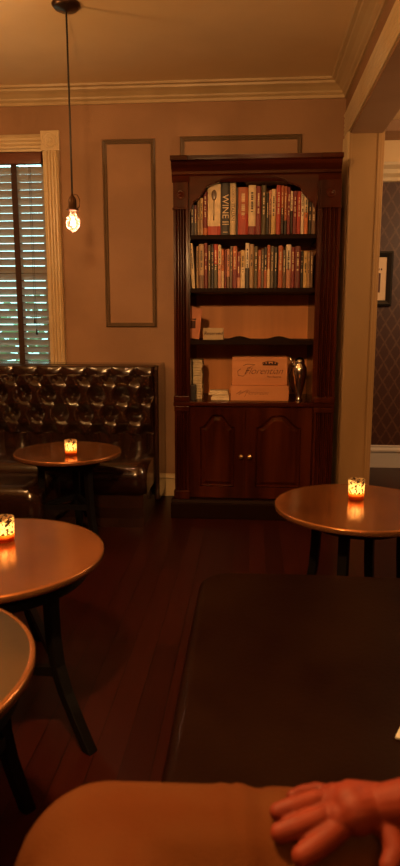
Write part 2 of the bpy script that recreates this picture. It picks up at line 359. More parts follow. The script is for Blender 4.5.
for i, z in enumerate(zs):
    bm = bmesh.new(); box(bm, L1, R1, YF+.015, YB-.015, z-.026, z, 0, .003)
    sh = obj('shelf', bm, 'shelf', bc)
    if i == 2:     # scalloped gallery strip along the front of the third shelf
        bm = bmesh.new(); N = 40; xs = [L1+(R1-L1)*k/N for k in range(N+1)]
        top = [(x, z+.006+.024*max(0, math.sin(PI*(2*((x-L1)/(R1-L1)*1.25-.125)) ))**1.3*(1 if .18 < (x-L1)/(R1-L1) else .35)) for x in xs]
        top = [(x, z+.004+.022*(math.exp(-((t-.40)/.085)**2)+math.exp(-((t-.72)/.085)**2))) for x, t in ((x, (x-L1)/(R1-L1)) for x in xs)]
        prism(bm, [(L1, z-.002)]+top+[(R1, z-.002)], YF+.016, YF+.024); obj('gallery_rail', bm, 'shelf', sh)
# counter and rail
bm = bmesh.new(); box(bm, L0+.005, R0-.005, YF-.012, YB, ZCN-.028, ZCN, 0, .006, 3); obj('counter', bm, 'caseh', bc)
# cornice
CO = [(.002, -.13), (.001, -.128), (-.012, -.095), (-.0225, -.09), (-.0225, -.075), (-.05, -.045), (-.056, -.03), (-.07, -.022), (-.072, 0), (0, 0)]
bm = bmesh.new(); prism(bm, [(YF+.01+a, ZT+z) for a, z in CO]+[(YB, ZT), (YB, ZT-.06), (YF+.01, ZT-.06)], L0+.004, R0-.012, 0, 'yz')
box(bm, L0+.002, L0+.10, YF-.075, YF-.01, ZT-.028, ZT-.001, 0, .004); box(bm, R0-.13, R0-.010, YF-.075, YF-.01, ZT-.028, ZT-.001, 0, .004)
box(bm, L0+.002, L0+.03, YF-.04, YB, ZT-.028, ZT-.001, 0, .004); box(bm, R0-.03, R0-.010, YF-.04, YB, ZT-.028, ZT-.001, 0, .004)
obj('cornice', bm, 'caseh', bc)
# arched valance
zb = ZT-.13; pL = []
prof = [(190, 212), (193, 203), (198, 199), (203, 193), (206, 187.5), (211, 185), (217, 183), (222, 180), (230, 178), (252, 177.2), (276, 178), (284, 180), (289, 183), (295, 185), (300, 187.5), (303, 193), (308, 199), (313, 203), (316, 212)]
arc = [PY(x, y, YF) for x, y in prof]; arc = [(min(max(p.x, L1-.002), R1+.002), p.z) for p in arc]
bm = bmesh.new(); prism(bm, arc+[(R1+.002, ZT-.06), (L1-.002, ZT-.06)], YF, YF+.02)
for k in range(len(arc)-1):   # bead along the arch
    pass
tube(bm, [(x, YF-.001, z+.006) for x, z in arc[1:-1]], .004, 6)
obj('arched_valance', bm, 'caseh', bc)
def pilaster(xa, xb, name='pilaster'):
    wd = xb-xa
    def flutes(z0, z1, n=4):
        bm = bmesh.new(); y = YF
        pts = [(xa, y+.02), (xa, y-.008)]; m_ = .012; fw = (wd-2*m_)/n
        for k in range(n):
            a = xa+m_+k*fw
            pts += [(a+fw*.12, y-.008), (a+fw*.28, y+.001), (a+fw*.5, y+.004), (a+fw*.72, y+.001), (a+fw*.88, y-.008)]
        pts += [(xb, y-.008), (xb, y+.02)]
        prism(bm, pts, z0, z1, 0, 'xy'); return bm
    z1 = ZT-.15
    bm = flutes(ZCN+.035, z1-.13)
    b2 = flutes(.17, ZCN-.06); merge(bm, b2)
    box(bm, xa, xb, YF-.012, YF+.02, z1-.12, z1+.02, 0, .003)
    box(bm, xa-.004, xb+.004, YF-.02, YF+.02, z1-.132, z1-.12, 0, .003)
    box(bm, xa-.004, xb+.004, YF-.02, YF+.02, ZCN, ZCN+.035, 0, .005)
    box(bm, xa-.002, xb+.002, YF-.014, YF+.02, ZCN-.06, ZCN-.028, 0, .003)
    box(bm, xa-.006, xb+.006, YF-.024, YF+.02, .115, .17, 0, .006)
    p = obj(name, bm, 'case', bc)
    bm = bmesh.new(); cxx = (xa+xb)/2
    lathe(bm, [(.026, 0), (.026, -.004), (.022, -.007), (.017, -.003), (.012, -.003), (.009, -.008), (.0005, -.010)], (cxx, YF-.012, z1-.05), 20, 0, True, 'y'); obj('rosette', bm, 'caseh', p)
pilaster(L0+.012, L1-.008); pilaster(R1+.012, R0-.008)
# plinth
bm = bmesh.new(); box(bm, L0-.012, R0+.012, YF-.045, YB, 0, .095, 0, .004); prism(bm, [(YF-.03, .095), (YF-.04, .098), (YF-.03, .115), (YF+.03, .118), (YF+.03, .095)], L0-.008, R0+.008, 0, 'yz')
obj('plinth', bm, 'shelf', bc)
# doors
xm = PY(245, 450, YF).x; dz0, dz1 = .125, ZCN-.032
def arch_pts(xa, xb, z0, z1, rise, n=26):
    # cathedral arch: straight shoulders, ogee up to a crown
    P = [(xa, z0), (xb, z0), (xb, z1-rise)]
    for k in range(1, n):
        t = k/n; x = xb+(xa-xb)*t; q_ = min(1, max(0, (min(t, 1-t)-.05)/.36)); q_ = q_*q_*(3-2*q_)
        P.append((x, z1-rise+rise*(.86*q_+.14*math.sin(PI*t))))
    P.append((xa, z1-rise)); return P
def door(xa, xb, kx):
    d = thing('door', '', '', (0, 0, 0)); C.objects.unlink(d); bpy.data.objects.remove(d)
    fr = bmesh.new(); m_ = .062; inner = arch_pts(xa+m_, xb-m_, dz0+.07, dz1-.045, .075)
    # frame with arched hole as bridging quads between outer rectangle and inner outline
    outer = []
    for (x, z) in inner:
        tx_ = (x-(xa+xb)/2)/((xb-xa)/2-m_); tz_ = z
        outer.append((x, z))
    no = len(inner)
    def out(i):
        if i == 0: return (xa, dz0)
        if i == 1: return (xb, dz0)
        t = (i-2)/(no-3); return (xb+(xa-xb)*t, dz1)
    yf, yb_ = YF-.006, YF+.012
    A = [fr.verts.new((*((out(i)[0], yf, out(i)[1])),)) for i in range(no)]; B = [fr.verts.new((inner[i][0], yf, inner[i][1])) for i in range(no)]
    Cc = [fr.verts.new((inner[i][0], yb_, inner[i][1])) for i in range(no)]; D = [fr.verts.new((out(i)[0], yb_, out(i)[1])) for i in range(no)]
    for i in range(no):
        j = (i+1) % no
        vface(fr, [A[i], A[j], B[j], B[i]]); vface(fr, [B[i], B[j], Cc[j], Cc[i]]); vface(fr, [A[j], A[i], D[i], D[j]]); vface(fr, [D[j], D[i], Cc[i], Cc[j]])
    d = obj('door', fr, 'case', bc)
    # raised panel
    pn = bmesh.new(); cx_, cz_ = (xa+xb)/2, (dz0+dz1)/2
    def ring(o, y):
        s_x = 1-o/((xb-xa)/2-m_); s_z = 1-o/((dz1-dz0)/2-.06)
        return [pn.verts.new((cx_+(x-cx_)*s_x, y, cz_+(z-cz_)*s_z)) for x, z in inner]
    Rg = [ring(-.003, YF+.009), ring(.004, YF-.001), ring(.010, YF+.006), ring(.016, YF+.006), ring(.034, YF-.004)]
    for a_, b_ in zip(Rg, Rg[1:]):
        for i in range(no): vface(pn, [a_[i], a_[(i+1)%no], b_[(i+1)%no], b_[i]])
    tf = vface(pn, Rg[-1]); bmesh.ops.triangulate(pn, faces=[tf], ngon_method='EAR_CLIP'); obj('raised_panel', pn, 'case', d)
    kb = bmesh.new(); kz = PY(245, 456, YF).z
    lathe(kb, [(.010, .004), (.010, 0), (.005, -.004), (.005, -.012), (.012, -.018), (.013, -.024), (.008, -.029), (.0005, -.030)], (kx, YF-.008, kz), 16, 0, True, 'y'); obj('knob', kb, 'brass', d, 'small aged brass door knob')
door(L1-.002, xm-.002, PY(241, 456, YF).x); door(xm+.002, R1+.002, PY(249.5, 456, YF).x)
bm = bmesh.new(); box(bm, L1-.01, R1+.01, YF+.013, YF+.03, .1, ZCN-.03); obj('face_frame', bm, 'case', bc)
# ------------------------------------------------------------ books
COL = dict(cream=(.72,.55,.33), white=(.80,.68,.50), yellow=(.62,.42,.17), tan=(.42,.27,.14), brown=(.17,.09,.05), dark=(.035,.022,.018), black=(.02,.016,.016),
    red=(.42,.045,.025), dred=(.20,.022,.02), maroon=(.15,.03,.028), orange=(.62,.19,.06), rust=(.42,.11,.04), olive=(.10,.075,.035), grey=(.17,.14,.11), pink=(.60,.28,.18))
bmats = {k: mat('book_'+k, v, .5, noise=(tuple(c*.8 for c in v), 25, .4, .65)) for k, v in COL.items()}
bmats['pages'] = M['paper']
# (x0, x1, top y, main colour, second colour band [lower part fraction], description)
S1 = [(190.8,193.8,205,'dark',None,'narrow near-black'),(193.9,197.2,205,'maroon','grey','short maroon'),(197.4,200,199,'tan',None,'slim tan'),(200.1,203,198,'yellow','tan','slim yellowish'),
 (203.2,207.3,191,'dred','orange','dark red book with an orange foot'),(207.6,220.3,183.5,'cream','red','wide cream spine with a spoon and a red foot'),(220.5,229.4,182,'black',None,'thick black spine lettered WINE II'),
 (229.6,235.4,181.5,'cream',None,'cream spine with dark lettering'),(235.6,237.4,188,'dark',None,'very thin dark'),(237.6,247.6,187,'rust','red','broad brick-red'),(247.9,255,185,'cream','dred','cream spine with dark red ends'),
 (255.2,260.3,186,'dred',None,'deep red'),(260.5,265.4,185,'olive',None,'dark olive'),(265.6,268,193,'black',None,'short black'),(268.1,270.4,190,'pink','brown','thin pinkish'),(270.6,275,189,'cream','yellow','plain cream'),
 (275.3,279.9,185,'red',None,'bright red'),(280,282.8,185.5,'rust','dark','rust over dark'),(282.9,286,186,'rust','black','rust and black'),(286.2,289.3,187,'dred',None,'dark red with a pale dot'),(289.5,291.8,191,'white','dark','thin white and dark'),
 (292,295.8,191,'dred',None,'wine red'),(296,299.8,191,'red',None,'scarlet'),(300,302.9,189,'white',None,'slim white'),(303.1,306.9,194,'cream','orange','cream and orange'),(307.2,310.4,202,'dark',None,'short dark'),(310.6,314.6,203,'brown',None,'short brown')]
S2 = [(192.4,195.8,243,'cream',None,'leaning cream'),(196.3,198.7,246,'tan',None,'thin tan'),(198.9,204,244,'tan','brown','broad tan-brown'),(204.2,207.7,243,'dred',None,'dark red'),(207.9,211,245,'olive',None,'olive'),
 (211.1,213.4,244,'black',None,'slim black'),(213.6,217.8,244,'red','olive','red and olive patterned'),(218,221.3,245,'cream','pink','cream and pink'),(221.5,224.3,249,'orange','cream','orange and cream'),(224.5,226.5,250,'dred',None,'thin dark red'),
 (226.7,230,249,'pink','brown','pale pink and brown'),(230.1,232.5,246,'grey',None,'thin grey'),(232.7,236.9,246,'rust','dred','orange-brown'),(237.1,240.5,252,'dred','pink','short dark red and pink'),(240.7,245.1,250,'yellow','cream','cream-yellow'),
 (245.4,249.3,243,'white','dark','white above black'),(249.6,253.8,244,'tan',None,'plain tan'),(254.2,258,246,'olive',None,'dark olive-brown'),(258.2,261.3,250,'rust',None,'short rust'),(261.5,264,249,'grey',None,'dull grey'),
 (264.2,267.2,247,'dark','rust','dark with a rust foot'),(267.3,270.4,245,'rust','cream','rust with a pale label'),(270.6,274,246,'grey',None,'grey-olive'),(274.3,277.7,247,'black',None,'black'),(278.4,282.9,245.5,'rust',None,'brick orange'),
 (283.1,286,250,'grey','brown','grey-brown'),(286.2,291,244.5,'white','pink','white and pink, tallest on its shelf'),(291.2,295,247,'dred',None,'dark red with white marks'),(295.3,300.6,246,'maroon',None,'broad maroon'),(300.8,303.3,251,'black',None,'short thin black'),
 (303.8,307.6,251,'yellow',None,'yellow-cream'),(307.8,310.3,252,'tan',None,'short tan'),(310.5,313.4,252,'brown',None,'short brown')]
def book(x0, x1, yt, c1, c2, desc, zsh, shelf, prev, k):
    ys = YF+.05+random.uniform(-.006, .012)
    a = PY(x0, 260, ys); b = PY(x1, yt, ys); X0, X1 = a.x, b.x
    X1 = PY(x1, 260, ys).x; h_ = b.z-zsh; dp = min(.17+.25*(h_-.2), .24); th = X1-X0-.0006
    lab = '%s%s on the %s of the bookcase' % (desc, '' if ('book' in desc) else ' book', shelf)
    if prev: lab += ', right of the %s one' % prev
    lab = ' '.join(lab.split()[:16])
    o = thing('book', lab, 'book', (X0+th/2, ys+dp/2, zsh), 'books on the '+shelf)
    bm = bmesh.new(); t = .0018
    y0, y1 = -dp/2, dp/2; zmid = h_*(.18 if c2 in ('red','orange','dred') and k in (4,5,10) else random.choice((.3, .45, .55)))
    segs = [(0, zmid, 1), (zmid, h_, 0)] if c2 else [(0, h_, 0)]
    for z0, z1, mi in segs:
        pts = [(-th/2, y1), (-th/2, y0+.004), (-th/4, y0+.0008), (th/4, y0+.0008), (th/2, y0+.004), (th/2, y1), (th/2-t, y1), (th/2-t, y0+.006), (-th/2+t, y0+.006), (-th/2+t, y1)]
        if th < .008: pts = [(-th/2, y1), (-th/2, y0), (th/2, y0), (th/2, y1)]
        prism(bm, pts, z0, z1, mi, 'xy')
    # raised title strip made of short dashes on the spine
    ink = 'dark' if c1 in ('cream','white','yellow','tan','pink','orange') else 'cream'
    if th > .012 and k not in (5, 6, 7):
        z = h_*.42
        while z < h_*.85:
            l = random.uniform(.004, .012)
            if random.random() < .75: box(bm, -th*.16, th*.16, y0-.0002, y0+.002, z, z+l*.8, 2)
            z += l
    cv = obj('cover', bm, [bmats[c1], bmats[c2] if c2 else bmats[c1], bmats[ink]]); cv.parent = o
    if th >= .008:
        bm = bmesh.new(); box(bm, -th/2+t+.0002, th/2-t-.0002, y0+.008, y1-.004, .003, h_-.004); pg = obj('pages', bm, 'paper'); pg.parent = o
    return o, X0, X1, ys, h_, cv, y0
def shelf_of(lst, zsh, name):
    prev = None; out = []
    for k, (x0, x1, yt, c1, c2, desc) in enumerate(lst):
        kk = k if lst is S1 else 99
        r = book(x0, x1, yt, c1, c2, desc, zsh, name, prev, kk); out.append(r); prev = desc.split(' book')[0].split(' with')[0].split(' spine')[0].split(',')[0]
    return out
B1 = shelf_of(S1, zs[0], 'top shelf'); B2 = shelf_of(S2, zs[1], 'second shelf')
B2[0][0].rotation_euler = (0, math.radians(-3.2), 0); B2[0][0].location.x -= .004
def spine_text(r, s, size, zc, m, xo=0, face=1):
    o, X0, X1, ys, h_, cv, y0 = r
    bm = text_mesh(s, size)
    # reads top to bottom on the spine
    R = Matrix.Translation((xo, y0+.0004, zc)) @ Matrix.Rotation(PI/2, 4, 'X') @ Matrix.Rotation(-PI/2, 4, 'Z')
    xform(bm, R); t = obj('title', bm, m); t.parent = o; t['label'] = 'lettering on the spine'
spine_text(B1[6], 'WINE', .052, .160, bmats['cream']); spine_text(B1[6], 'II', .052, .068, bmats['cream']); spine_text(B1[6], 'I', .04, .018, bmats['cream'])
spine_text(B1[7], 'ITALIAN', .026, .13, bmats['dark']); spine_text(B1[7], 'COOKING', .018, .23, bmats['brown'])
spine_text(B1[9], 'RESTAURANT', .020, .15, bmats['orange'])
# spoon on the cream spine
bm = bmesh.new(); o, X0, X1, ys, h_, cv, y0 = B1[5]
zc = h_*.78
lathe(bm, [(.0005, -.0022), (.010, -.0018), (.014, -.001), (.0155, .001)], (0, y0-.0002, 0), 24, 0, True, 'y')
for v in bm.verts: v.co.z *= 1.9; v.co.z += zc
tube(bm, [(0, y0-.001, zc-.027), (-.001, y0-.001, zc-.09), (-.002, y0-.001, zc-.14)], [.0022, .0018, .0036], 8)
sp_ = obj('spoon_picture', bm, mat('spoon_print', (.10, .06, .04), .3)); sp_.parent = o
# ------------------------------------------------------------ things on lower shelves
# crates
def crate(px0, px1, pyb, pyt, Y, depth, label, zbase, main):
    a = PY(px0, pyb, Y); b = PY(px1, pyt, Y); h_ = b.z-zbase; w_ = b.x-a.x; cx_ = (a.x+b.x)/2
    t = thing('wooden_box', label, 'box', (cx_, Y+depth/2, zbase), 'wooden boxes with script lettering')
    bm = bmesh.new(); box(bm, -w_/2, w_/2, -depth/2+.008, depth/2, 0, h_, 0, .002); o = obj('box_body', bm, 'box'); o.parent = t
    bm = bmesh.new(); box(bm, -w_/2+.002, w_/2-.002, -depth/2, -depth/2+.008, .001, h_-.001, 0, .0015)
    if main: box(bm, -w_/2+.002, w_/2-.002, -depth/2-.003, -depth/2, .002, h_*.16, 0, .001); box(bm, -w_/2+.002, w_/2-.002, -depth/2-.003, -depth/2, h_*.86, h_-.002, 0, .001)
    fo = obj('front_board', bm, 'box'); fo.parent = t
    def put(bm_, x, z, y=None):
        xform(bm_, Matrix.Translation((x, -depth/2-.0005 if y is None else y, z)) @ Matrix.Rotation(PI/2, 4, 'X')); return bm_
    if main:
        bm = text_mesh('Florentian', .058, .45, .98); put(bm, .02, h_*.5)
        F_ = [(-.115,.10),(-.135,.085),(-.13,.06),(-.10,.055),(-.075,.08),(-.06,.11),(-.03,.125),(-.08,.128),(-.10,.118)]
        tube(bm, [(x, -depth/2-.0006, z) for x, z in F_], .0012, 5)
        lt = obj('script_lettering', bm, 'ink'); lt.parent = t
        bm = text_mesh('Port Reserve', .016, .3); put(bm, .085, h_*.5-.034); q = obj('small_lettering', bm, 'ink'); q.parent = t
        bm = bmesh.new(); y = -depth/2-.0008; x0_ = w_*.05; x1_ = w_*.32; z0_ = h_*.70
        box(bm, x0_, x1_, y, y+.001, z0_, z0_+.010); 
        for i_ in range(5): box(bm, x0_+.006+i_*.018, x0_+.018+i_*.018, y, y+.001, z0_+.010, z0_+.016+.006*(i_ % 2))
        tube(bm, [(x0_-.004, y, z0_+.014), (x0_+.03, y, z0_+.026), (x1_-.03, y, z0_+.026), (x1_+.004, y, z0_+.014)], .002, 5)
        q = obj('emblem', bm, 'ink'); q.parent = t
    else:
        bm = text_mesh('Florentian', .036, .5, .95); put(bm, -.02, h_*.52)
        tube(bm, [(-.14, -depth/2-.0006, h_*.45), (-.11, -depth/2-.0006, h_*.7), (-.125, -depth/2-.0006, h_*.4), (-.07, -depth/2-.0006, h_*.75), (-.09, -depth/2-.0006, h_*.25)], .0010, 5)
        q = obj('script_lettering', bm, 'ink'); q.parent = t
    return t, h_
_, hb = crate(230.5, 289, 400, 386, 3.93, .22, 'flat wooden box with script lettering lying under the larger box', ZCN, False)
crate(232, 288, 385, 357, 3.955, .13, 'larger upright wooden box with script lettering and emblem, atop the flat one', ZCN+hb, True)
# cocktail shaker / metal figure
c = PY(299, 400, 3.93)
bm = bmesh.new(); zt = PY(299, 356, 3.93).z-ZCN
lathe(bm, [(.0005, 0), (.022, 0), (.024, .006), (.017, .016), (.020, .04), (.036, .11), (.044, .165), (.043, .19), (.034, .212), (.030, .218), (.032, .224), (.028, .238), (.018, .250), (.0005, .254)], (0, 0, 0), 28)
sk = thing('cocktail_shaker', 'polished steel footed cocktail shaker with spout right of the wooden boxes', 'cocktail shaker', (c.x, 3.96, ZCN))
for v in bm.verts: v.co.z *= zt/.262
o = obj('shaker_body', bm, 'steel'); o.parent = sk
bm = bmesh.new(); k = zt/.262; tube(bm, [(-.035, -.01, .20*k), (-.05, -.012, .235*k), (-.062, -.012, .26*k)], [.010, .008, .006], 10); o = obj('spout', bm, 'steel'); o.parent = sk
bm = bmesh.new(); tube(bm, [(-.034, .006, .05*k), (-.058, .006, .09*k), (-.06, .006, .15*k), (-.04, .004, .19*k)], .005, 8); o = obj('handle', bm, 'steel'); o.parent = sk
# stack of cream pads on a black block
a = PY(188, 398, 3.99); b = PY(202, 360, 3.99); zz = ZCN; n_ = 0
blk = bmesh.new(); box(blk, PY(188.5, 390, 3.96).x, PY(196, 390, 3.96).x, 3.93, 3.99, ZCN, PY(190, 385, 3.95).z, 0, .003); tag(obj('black_block', blk, 'black'), 'small black block beside the stack of cream pads on the counter', 'block')
zt0 = ZCN; top = PY(195, 359.5, 4.0).z; N = 15; hh = (top-zt0)/N
for i in range(N):
    j = random.uniform(-.002, .002); bm = bmesh.new()
    x0_ = PY(188.6, 390, 4.1).x if False else L1+.004; x1_ = PY(202, 390, 4.0).x
    z0_ = zt0+i*hh
    box(bm, x0_+j, x1_+j+random.uniform(-.002,.003), 4.0+j, 4.12+j, z0_, z0_+hh*.86, 0, .0012)
    ORD = ['', 'second', 'third', 'fourth', 'fifth', 'sixth', 'seventh', 'eighth', 'ninth', 'tenth', 'eleventh', 'twelfth', 'thirteenth', 'fourteenth', '']
    labs = {0: 'lowest cream paper pad of the stack at the left of the counter', N-1: 'topmost cream paper pad of the stack at the left of the counter'}
    tag(obj('paper_pad', bm, 'paper'), labs.get(i, ORD[i]+' cream paper pad from the bottom of the stack left on the counter'), 'paper pad', 'stacked cream paper pads')
# folded napkins, two
for i, (x0p, x1p, y0p, y1p, lab) in enumerate(((211, 230, 400, 395.2, 'lower folded cream cloth lying left of the flat wooden box'), (208.5, 229, 394.8, 391, 'upper folded cream cloth lying left of the flat wooden box'))):
    Yp = 3.935; a = PY(x0p, y0p, Yp); b = PY(x1p, y1p, Yp); z0_ = ZCN if i == 0 else zprev
    z1_ = b.z; zprev = z1_+.0004
    bm = bmesh.new(); box(bm, a.x, b.x-.004, Yp, Yp+.09, z0_, (z0_+z1_)/2-.0008, 0, .003, 3); box(bm, a.x+.006, b.x-.006, Yp+.004, Yp+.088, (z0_+z1_)/2-.0008, z1_, 0, .003, 3)
    tag(obj('folded_cloth', bm, 'paper'), lab, 'cloth', 'folded cloths on the counter')
# reserved sign on third shelf
a = PY(203, 336, 3.95); b = PY(223.5, 328, 3.95)
t = thing('reserved_sign', 'small tan block sign lettered Reserved on the third shelf', 'sign', ((a.x+b.x)/2, 3.96, zs[2]))
w_ = b.x-a.x; h_ = b.z-zs[2]
bm = bmesh.new(); box(bm, -w_/2, w_/2, -.01, .02, 0, h_, 0, .003); o = obj('sign_block', bm, 'tan_card'); o.parent = t
bm = text_mesh('Reserved', .030, .2); xform(bm, Matrix.Translation((0, -.0104, h_*.55)) @ Matrix.Rotation(PI/2, 4, 'X')); o = obj('lettering', bm, 'ink'); o.parent = t
# leaning orange booklet
M['booklet'] = mat('booklet_orange', (.62, .24, .12), .6, noise=((.52, .18, .09), 12, .4, .6))
t = thing('booklet', 'orange picture booklet leaning inside the left end of the third shelf', 'booklet', (PY(194, 333, 3.97).x, 3.97, zs[2]))
A, B_, Cc, D = [PY(x, y, 3.97)-Vector(t.location) for x, y in ((189.5, 331), (199, 332.5), (202.2, 309.5), (190, 305.5))]
A.z = .012; B_.z = .004; 
bm = bmesh.new(); fr = [bm.verts.new((p.x, 0, p.z)) for p in (A, B_, Cc, D)]; bk = [bm.verts.new((p.x, .010, p.z)) for p in (A, B_, Cc, D)]
vface(bm, fr); vface(bm, bk[::-1])
for i in range(4): vface(bm, [fr[i], fr[(i+1)%4], bk[(i+1)%4], bk[i]])
o = obj('cover', bm, 'booklet'); o.parent = t
bm = bmesh.new(); cx_ = (A.x+Cc.x)/2-.01; box(bm, cx_-.022, cx_+.008, -.0012, 0, .07, .115, 0); box(bm, cx_-.012, cx_+.012, -.0012, 0, .12, .128, 0); box(bm, A.x+.004, A.x+.012, -.0012, 0, .02, .06, 0)
o = obj('cover_picture', bm, 'ink'); o.parent = t
# ------------------------------------------------------------ tufted banquette
BY = 4.02                          # front plane of the back cushion
xe = PY(156.5, 366, BY).x; ztop = PY(80, 366, BY).z
bq = thing('banquette', 'dark brown leather banquette with a deep-buttoned back under the window', 'banquette', (-1.6, 4.1, 0))
xl = LX+.02
a_, = [PY(61, 374, BY).x-PY(36.6, 374, BY).x]; zr1 = PY(61, 375, BY).z; zr4 = PY(61, 432, BY).z; b_ = (zr1-zr4)/3.0
xr = PY(135, 375, BY).x            # a button on the first row
def puff(x, z):
    u = (x-xr)/a_+(z-zr1)/(2*b_); v = (x-xr)/a_-(z-zr1)/(2*b_)
    if z > zr1: # above the top row: vertical pleats
        k = abs(math.sin(PI*(x-xr)/a_)); e = min(1, (ztop-z)/.05); p = (k**.5)*.7+.3*(z-zr1)/(ztop-zr1)
        return min(p, 1)*.034*max(e, 0)**.5
    if z < zr4:
        k = abs(math.sin(PI*((x-xr)/a_+.5))); return (k**.5)*.032
    s = abs(math.sin(PI*u)*math.sin(PI*v))**.5
    du = u-round(u); dv = v-round(v); d = math.hypot((du+dv)*a_*.5, (du-dv)*b_)
    return .012*s+.046*(1-math.exp(-(d/.043)**3))-.004*math.exp(-(d/.012)**2)
def row_par(z): return 0
bm = bmesh.new(); NX_, NZ_ = 520, 150; zlow = .36; xs0 = xl; grid = []
for j in range(NZ_+1):
    z = zlow+(ztop-zlow)*j/NZ_; rowv = []
    for i in range(NX_+1):
        x = xs0+(xe-.012-xs0)*i/NX_
        e = min(1, (xe-.012-x)/.03); ee = math.sqrt(max(0, 1-(1-e)**2))
        y = BY+.045-.02*ee-puff(x, z)*(.25+.75*ee)-.01
        if z < zr4-.03: y += .0
        rowv.append(bm.verts.new((x, y, z)))
    grid.append(rowv)
for j in range(NZ_):
    for i in range(NX_): vface(bm, [grid[j][i], grid[j][i+1], grid[j+1][i+1], grid[j+1][i]], 0, True)
bk1 = [bm.verts.new((v.co.x, BY+.09, v.co.z)) for v in grid[0]]; bk2 = [bm.verts.new((v.co.x, BY+.09, v.co.z)) for v in grid[-1]]
for i in range(NX_): vface(bm, [grid[0][i+1], grid[0][i], bk1[i], bk1[i+1]], 0, True); vface(bm, [grid[-1][i], grid[-1][i+1], bk2[i+1], bk2[i]], 0, True)
bco = obj('backrest', bm, 'leather', bq)
j = 0
for r_ in range(4):
    z = zr1-b_*r_; off = 0 if r_ % 2 == 0 else .5
    for k in range(-14, 3):
        x = xr+(k+off)*a_
        if x > xe-.03 or x < -1.72: continue
        bm = bmesh.new(); lathe(bm, [(.009, .006), (.009, .0), (.007, -.004), (.0005, -.006)], (x, BY+.008, z), 10, 0, True, 'y'); obj('button', bm, 'leather', bco)
# frame board behind, end panel with sloping front, seat
bm = bmesh.new(); box(bm, xl, xe-.012, BY+.09, 4.325, .06, ztop+.004, 0, .012, 4); obj('back_frame', bm, 'leather', bq)
bm = bmesh.new(); prism(bm, [(BY-.005, .06), (BY-.02, .40), (BY-.012, ztop-.02), (BY+.004, ztop+.006), (4.325, ztop+.006), (4.325, .06)], xe-.014, xe+.012, 0, 'yz'); obj('end_panel', bm, 'leather', bq, bev=.006)
sx1 = PY(146, 466, 3.62).x; SZ = .385; SF = 3.60
def loft_x(bm, prof, x0, x1, n, rnd, mi=0):
    # profile in (y,z); ends rounded by shrinking toward the profile's centre line
    cy = sum(p[0] for p in prof)/len(prof); cz = min(p[1] for p in prof); rings = []
    L_ = x1-x0
    for i in range(n+1):
        t = i/n; x = x0+L_*t; d = min((x-x0), (x1-x)); s = 1 if d >= rnd else math.sqrt(max(0, 1-(1-d/rnd)**2))
        o_ = (1-s)*rnd*.7
        rings.append([bm.verts.new((x, y+(o_ if y < cy else 0), max(cz, z-(o_ if z > cz+.02 else 0)))) for y, z in prof])
    m_ = len(prof)
    for A_, B2_ in zip(rings, rings[1:]):
        for k in range(m_): vface(bm, [A_[k], A_[(k+1)%m_], B2_[(k+1)%m_], B2_[k]], mi, True)
    vface(bm, rings[0][::-1], mi, False); vface(bm, rings[-1], mi, False)
prof = [(BY+.06, .20), (BY+.06, SZ-.01), (BY-.05, SZ+.002), (SF+.22, SZ+.008), (SF+.10, SZ+.002), (SF+.04, SZ-.016), (SF+.008, SZ-.05), (SF, SZ-.09), (SF+.012, .20)]
bm = bmesh.new(); loft_x(bm, prof, xl, sx1, 60, .05); obj('seat', bm, 'leather', bq)
bm = bmesh.new(); prism(bm, [(SF+.03, .20), (SF+.018, .12), (SF+.03, .05), (SF+.02, .0), (BY+.06, .0), (BY+.06, .20)], xl, sx1-.02, 0, 'yz'); obj('base_panel', bm, 'leather', bq)
# forward seat section at the left, turning along the wall
q = PZ(38, 489, .335); 
prof2 = [(3.64, .10), (3.64, .325), (3.5, .337), (q.y+.08, .336), (q.y+.03, .325), (q.y+.002, .295), (q.y, .25), (q.y+.01, .10)]
st = thing('leather_stool', 'low dark brown leather bench seat in front of the banquette, at the left edge', 'seat', (q.x-.5, q.y+.25, 0))
bm = bmesh.new(); loft_x(bm, [(min(y, SF-.012), z) for y, z in prof2], q.x-1.0, q.x, 30, .05); obj('seat', bm, 'leather', st)
bm = bmesh.new(); box(bm, q.x-.97, q.x-.03, q.y+.03, SF-.02, 0, .10, 0, .004); obj('base', bm, 'leather', st)
